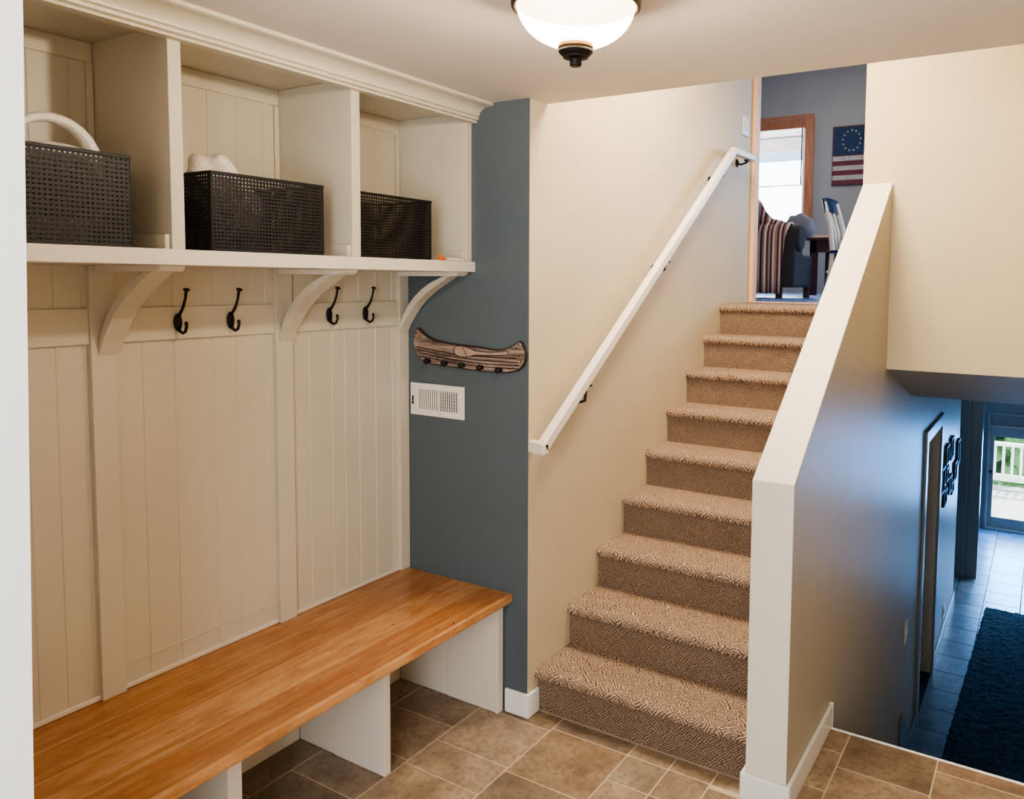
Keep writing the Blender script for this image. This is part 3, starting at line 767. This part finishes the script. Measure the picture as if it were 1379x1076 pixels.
# deck, railing, hedge outside
struct(MB().box(0, 6, YD+.1, 11.6, LO-.15, LO-.05).build('floor_deck', M['deck']), 'bright pale deck outside the glass door', 'floor')
ra = thing('deck_railing', (2.5, 11.42, LO-.05), 'white deck railing with upright balusters outside the lower glass door', 'railing')
MB().box(.5, 5, 11.38, 11.46, -.73, -.67).build('top_rail', M['plastic'], ra, bevel=.01)
MB().box(.5, 5, 11.39, 11.45, -1.30, -1.19).build('bottom_rail', M['plastic'], ra, bevel=.008)
for k in range(16):
    x = 1.48 + .125*k
    MB().box(x, x+.04, 11.40, 11.44, -1.19, -.73).build('baluster', M['plastic'], ra)
for x in (.6, 4.8): MB().box(x, x+.09, 11.37, 11.47, LO-.05, -.6).build('post', M['plastic'], ra)
b = MB()
for k in range(260):
    b.ball((R.uniform(.2, 5.5), R.uniform(12.3, 13.5), R.uniform(LO-.4, .4)), R.uniform(.12, .28), 1, jit=.06)
tag(b.build('garden_hedge', M['leaf'], None), 'green leafy hedge behind the white deck railing', 'hedge', kind='stuff')

# ------------------------------------------------------------------ upstairs room
w = MB().box(-1.75, -.40, YF-.02, YF-.001, 4.14, 4.215-.02).box(-.515, -.39, YF-.02, YF-.001, 2.50, 4.139).box(-1.75, -1.64, YF-.02, YF-.001, 2.50, 4.139).build('window_2', M['pine'], bevel=.004)
struct(w, 'knotty pine framed window upstairs', 'window')
MB().box(-1.64, -.516, YF-.02, YF+.09, 2.60, 2.666).box(-1.74, -.41, YF-.012, YF-.001, 2.50, 2.60).build('window_sill', M['darkw'], w)
MB().box(-1.74, -.41, YF+.0, YF+.05, 4.02, 4.14).build('window_head', M['pine'], w)
MB().box(-.545, -.515, YF+.0, YF+.06, 2.67, 4.02).box(-1.66, -1.63, YF, YF+.06, 2.67, 4.02).box(-1.63, -.545, YF+.012, YF+.026, 3.222, 3.236).build('sash', M['plastic'], w)
MB().box(-1.63, -.545, YF+.03, YF+.034, 2.67, 4.02).build('pane', M['glass'], w)
struct(MB().box(-.57, -.552, YF-.005, YF-.0001, 3.23, 4.02).build('trim_8', M['darkw']), None, 'trim')
# porch roof seen through the window
pr = thing('porch_roof', (-1.5, 10, 4.2), 'whitewashed board porch ceiling and beam seen through the upstairs window', 'porch')
MB().prism([(YF+.15, 4.42), (YF+.15, 4.47), (10.1, 4.30), (10.1, 4.20)], 'x', -5, 2).build('ceiling_boards', M['pinew'], pr)
MB().box(-5, 2, 10.0, 10.12, 3.97, 4.20).build('beam', M['pinew'], pr, bevel=.01)
MB().box(-5, 2, 10.05, 10.08, 3.83, 3.965).build('blue_glow_band', emis('pale_blue_glow', srgb(168, 196, 214), .6), pr)  # glowing panel imitates the pale blue brightness outside, below the beam

# flag canvas
fl = thing('flag_wall_art', (.13, YF, 3.2), 'wooden wall art of a flag: white star ring on navy, red stripes', 'wall art')
fx0, fx1, fz0, fz1 = -.135, .385, 3.19, 3.985
MB().box(fx0, fx1, YF-.025, YF-.001, fz0, fz1).build('backing', M['flagd'], fl, bevel=.002)
MB().box(fx0+.02, fx1-.02, YF-.030, YF-.0252, 3.600, fz1-.02).build('canton', M['flagb'], fl)
for k in range(6):
    z = 3.580 - k*.0645
    MB().box(fx0+.012, fx1-.012, YF-.030, YF-.0252, z-.063, z).build('stripe', M['flagw'] if k % 2 == 0 else M['flagr'], fl)
for k in range(13):
    a = 2*PI*k/13
    cx, cz = .122+.118*math.sin(a), 3.785+.135*math.cos(a)
    pts = []
    for j in range(10):
        r = .017 if j % 2 == 0 else .0085; aa = PI*j/5
        pts.append((cx+r*math.sin(aa), cz+r*math.cos(aa)))
    MB().prism(pts, 'y', YF-.032, YF-.0301).build('star', M['flagw'], fl)

# sofa seen from its end
so = thing('armchair', (.2, 4.6, UP), 'dark charcoal armchair seen from its side at the top of the stairs', 'armchair')
z = UP
MB().box(-.30, .56, 4.24, 4.88, z+.10, z+.40).build('base', M['sofa'], so, bevel=.03, segs=4)
MB().box(-.28, .575, 4.22, 4.45, z+.10, z+.50).build('arm_panel', M['sofa'], so, bevel=.02)
b = MB()
b.tube([(-.28, 4.33, z+.54), (.61, 4.33, z+.54)], .115, 20); b.build('arm', M['sofa'], so, bevel=.02, segs=3, smooth=True)
b = MB().box(-.28, .46, 4.74, 4.90, z+.10, z+.58); b.build('arm', M['sofa'], so, bevel=.02)
MB().prism([(-.42, z+.35), (-.05, z+.35), (-.12, z+.92), (-.20, z+.98), (-.34, z+.95)], 'y', 4.30, 4.86).build('back', M['sofa'], so, bevel=.05, segs=4)
MB().box(-.10, .50, 4.455, 4.735, z+.40, z+.53).build('seat_cushion', M['sofa'], so, bevel=.04, segs=4)
for x, y in ((.40, 4.26), (.50, 4.80), (-.22, 4.26)): MB().box(x, x+.05, y, y+.05, z+.001, z+.10).build('leg', M['darkw'], so)

# throw draped over the arm and up the back
b = MB()
def sheet(b, prof, x0f, x1f, n=26, th=.012, amp=.006):
    rows = []
    for k, (y, zz) in enumerate(prof):
        a, c = x0f(k), x1f(k)
        rows.append([b.bm.verts.new((a+(c-a)*i/n, y - amp*math.sin(i*1.3+.2*k), zz + amp*.5*math.cos(i*.9))) for i in range(n+1)])
    for r0, r1 in zip(rows, rows[1:]):
        for i in range(n): b.bm.faces.new((r0[i], r0[i+1], r1[i+1], r1[i]))
prof = [(4.198, z+.045), (4.190, z+.20), (4.188, z+.36), (4.190, z+.50), (4.198, z+.585), (4.235, z+.645), (4.29, z+.675), (4.36, z+.676), (4.42, z+.65)]
sheet(b, prof, lambda k: .06-.004*k, lambda k: .455+.0125*min(k, 5))
o = b.build('throw_blanket', M['throw'], None, smooth=True); sm = o.modifiers.new('s', 'SOLIDIFY'); sm.thickness = .008; sm.offset = 0
tag(o, 'striped brown and cream throw hanging over the sofa arm', 'blanket')
# second draped cloth falling from the back peak to the arm
b = MB()
pk = [(-.02, 1.02), (.06, 1.03), (.13, .98), (.20, .90), (.26, .80), (.33, .73), (.41, .70), (.47, .675)]
rows = []
for i, (x, h) in enumerate(pk):
    rows.append([b.bm.verts.new((x+.012*math.sin(j*1.7), 4.27+.03*j - (.01 if j else .0), z + (.672 if j == 0 else h - .02*j + .006*math.sin(i*2+j)))) if j < 1 else b.bm.verts.new((x+.01*math.sin(j*1.7+i), 4.275+.045*j, z + h - .004*j*j + .008*math.sin(i*2+j))) for j in range(6)])
for r0, r1 in zip(rows, rows[1:]):
    for j in range(5): b.bm.faces.new((r0[j], r0[j+1], r1[j+1], r1[j]))
o = b.build('folded_blanket', M['throw'], None, smooth=True); o.modifiers.new('s', 'SOLIDIFY').thickness = .012
tag(o, 'striped blanket piled up against the sofa back, sloping down to the arm', 'blanket')
b = MB().ball((.50, 4.62, z+.66), 1, 3, (.14, .10, .12))
for v in b.bm.verts: v.co += Vector((.012*math.sin(v.co.z*60), 0, .012*math.sin(v.co.x*50)))
tag(b.build('throw_pillow', M['pill'], None, smooth=True), 'grey pillow resting against the sofa arm below the window', 'pillow')

# chairs and table upstairs
def chair(loc, rz, label):
    k = thing('dining_chair', loc, label, 'chair', 'dining chairs upstairs'); k.rotation_euler = (0, 0, rz)
    # local: chair faces -y?  back at y=+.2
    frame_build(MB().box(-.21, .21, -.22, .20, .43, .46), 'seat', M['navy'], k, bevel=.012)
    for s in (-1, 1):
        frame_build(MB().tube([(s*.15, -.18, .001), (s*.15, -.17, .43)], [.016, .021], 12), 'leg', M['chairw'], k, smooth=True)
        frame_build(MB().tube([(s*.150, .25, .001), (s*.15, .20, .25), (s*.148, .185, .46), (s*.145, .22, .70), (s*.14, .285, .93)], [.019, .023, .025, .022, .018], 12), 'back_post', M['chairw'], k, smooth=True)
    b = MB()
    n = 10
    f = []
    for i in range(n+1):
        x = -.16 + .32*i/n; bow = .028*math.cos(PI*(i/n-.5)); zt_ = .965 + .02*math.cos(PI*(i/n-.5))
        f.append([b.bm.verts.new(p) for p in ((x, .250+bow, .82), (x, .272+bow, .82), (x, .308+bow, zt_), (x, .286+bow, zt_))])
    for a, c in zip(f, f[1:]):
        for j in range(4): b.bm.faces.new((a[j], c[j], c[(j+1) % 4], a[(j+1) % 4]))
    b.bm.faces.new(f[0]); b.bm.faces.new(f[-1][::-1])
    frame_build(b, 'top_rail', M['navy'], k, bevel=.004)
    for s in (-.04, .045):
        frame_build(MB().tube([(s, .185, .46), (s, .225, .65), (s, .275, .83)], [.013, .02, .013], 8), 'spindle', M['chairw'], k, smooth=True)
    frame_build(MB().box(-.17, .17, -.185, -.165, .20, .225).box(-.18, .18, .21, .23, .24, .265), 'stretcher', M['chairw'], k, bevel=.004)
    return k
c1 = chair((.90, 5.22, UP), 1.38, 'cream dining chair with navy top rail beside the dark table upstairs')
c2 = dup(c1, (1.30, 5.85, UP), 'second cream dining chair partly hidden behind the sloping wall', (0, 0, 1.5))
tb = thing('dining_table', (.9, 6.8, UP), 'dark wooden table behind the dining chairs upstairs', 'table')
MB().box(.02, 2.2, 6.6, 7.5, UP+.64, UP+.675).build('table_top', M['darkw'], tb, bevel=.006)
MB().box(.06, 2.16, 6.64, 6.67, UP+.50, UP+.64).box(.06, 2.16, 7.42, 7.45, UP+.50, UP+.64).build('apron', M['darkw'], tb)
for x in (.06, 2.08):
    for y in (6.64, 7.38): MB().box(x, x+.08, y, y+.08, UP+.001, UP+.64).build('leg', M['darkw'], tb, bevel=.006)
MB().box(.20, 2.0, 7.0, 7.04, UP+.06, UP+.60).build('dark_fill_panel', M['darkw'], tb)  # dark panel added to fill the area below the table top
b = MB().box(.10, .28, 6.66, 6.82, UP+.6755, UP+.695).box(.12, .26, 6.68, 6.80, UP+.6955, UP+.70)
tag(b.build('wooden_tray', M['pinel'], None, bevel=.003), 'tan tray lying on the left end of the dark table', 'tray')

# ------------------------------------------------------------------ lights
def area(name, loc, target, sx, sy, power, col, spread=PI):
    l = bpy.data.lights.new(name, 'AREA'); l.shape = 'RECTANGLE'; l.size = sx; l.size_y = sy; l.energy = power; l.color = col; l.spread = spread
    o = bpy.data.objects.new(name, l); COL.objects.link(o); o.location = loc
    o.rotation_euler = (Vector(target)-Vector(loc)).to_track_quat('-Z', 'Y').to_euler(); return o
def point(name, loc, power, col, rad=.05):
    l = bpy.data.lights.new(name, 'POINT'); l.energy = power; l.color = col; l.shadow_soft_size = rad
    o = bpy.data.objects.new(name, l); COL.objects.link(o); o.location = loc; return o
WARM = (1, .88, .72); COOL = (.62, .80, 1)
point('bulb_light', (1.509, -.958, 2.462), 46, WARM, .035)
area('entry_daylight', (2.2, -3.8, 1.5), (1.2, 0, 1.0), 1.6, 1.9, 70, (.90, .95, 1))
area('stair_light', (1.35, .75, 3.6), (1.1, .8, 0), .8, .8, 54, (1, .85, .65))
area('upper_window_light', (-1.08, YF-.05, 3.35), (.9, 3, 2.2), 1.0, 1.3, 60, (.62, .78, 1))
area('upper_side_window_light', (2.9, 6.0, 3.2), (.69, 2.1, 2.5), 1.0, 1.2, 55, (.45, .64, 1))
area('upper_room_light', (0, 6, 5.0), (0, 6, 0), 1.5, 1.5, 30, (1, .93, .86))
area('lower_door_light', (2.38, YD-.06, -.6), (2.4, 4, -1.1), .8, 1.0, 55, (.12, .42, 1))
area('lower_hall_light', (2.7, 8.2, .3), (2.2, 7.4, -1.3), .6, .5, 14, (.55, .78, 1), 1.6)
s = bpy.data.lights.new('sun', 'SUN'); s.energy = 5; s.angle = .02; s.color = (1, .97, .92)
so_ = bpy.data.objects.new('sun', s); COL.objects.link(so_)
so_.rotation_euler = Vector((-.1, -.85, -.95)).to_track_quat('-Z', 'Y').to_euler()

wd = bpy.data.worlds.new('sky_world'); scene.world = wd; wd.use_nodes = True
bg = wd.node_tree.nodes['Background']; bg.inputs[0].default_value = (.80, .90, 1, 1); bg.inputs[1].default_value = 4.0

# ------------------------------------------------------------------ camera
W_, H_ = 1379, 1076
cp = dict(roll=0.01041, yaw=0.52892, pitch=0.06939, f=1047.67600, cx=800.12028, cy=451.23297, CX=2.52882, CY=-2.59990, CZ=1.84938)
cy_, sy = math.cos(cp['yaw']), math.sin(cp['yaw']); cpp, spp = math.cos(cp['pitch']), math.sin(cp['pitch'])
F = Vector((-sy*cpp, cy_*cpp, -spp)); Rr = Vector((cy_, sy, 0)); U = Rr.cross(F)
cr_, sr = math.cos(cp['roll']), math.sin(cp['roll'])
R2 = cr_*Rr + sr*U; U2 = -sr*Rr + cr_*U
cam = bpy.data.cameras.new('camera'); co = bpy.data.objects.new('camera', cam); COL.objects.link(co)
mm = Matrix(((R2.x, U2.x, -F.x, cp['CX']), (R2.y, U2.y, -F.y, cp['CY']), (R2.z, U2.z, -F.z, cp['CZ']), (0, 0, 0, 1)))
co.matrix_world = mm
cam.sensor_fit = 'HORIZONTAL'; cam.sensor_width = 36; cam.lens = cp['f']/W_*36
cam.shift_x = (W_/2-cp['cx'])/W_; cam.shift_y = (cp['cy']-H_/2)/W_
cam.clip_start = .05; cam.clip_end = 200
scene.camera = co
scene.view_settings.view_transform = 'AgX'
scene.view_settings.look = 'AgX - Medium High Contrast'
scene.view_settings.exposure = 0.85
scene.render.film_transparent = False
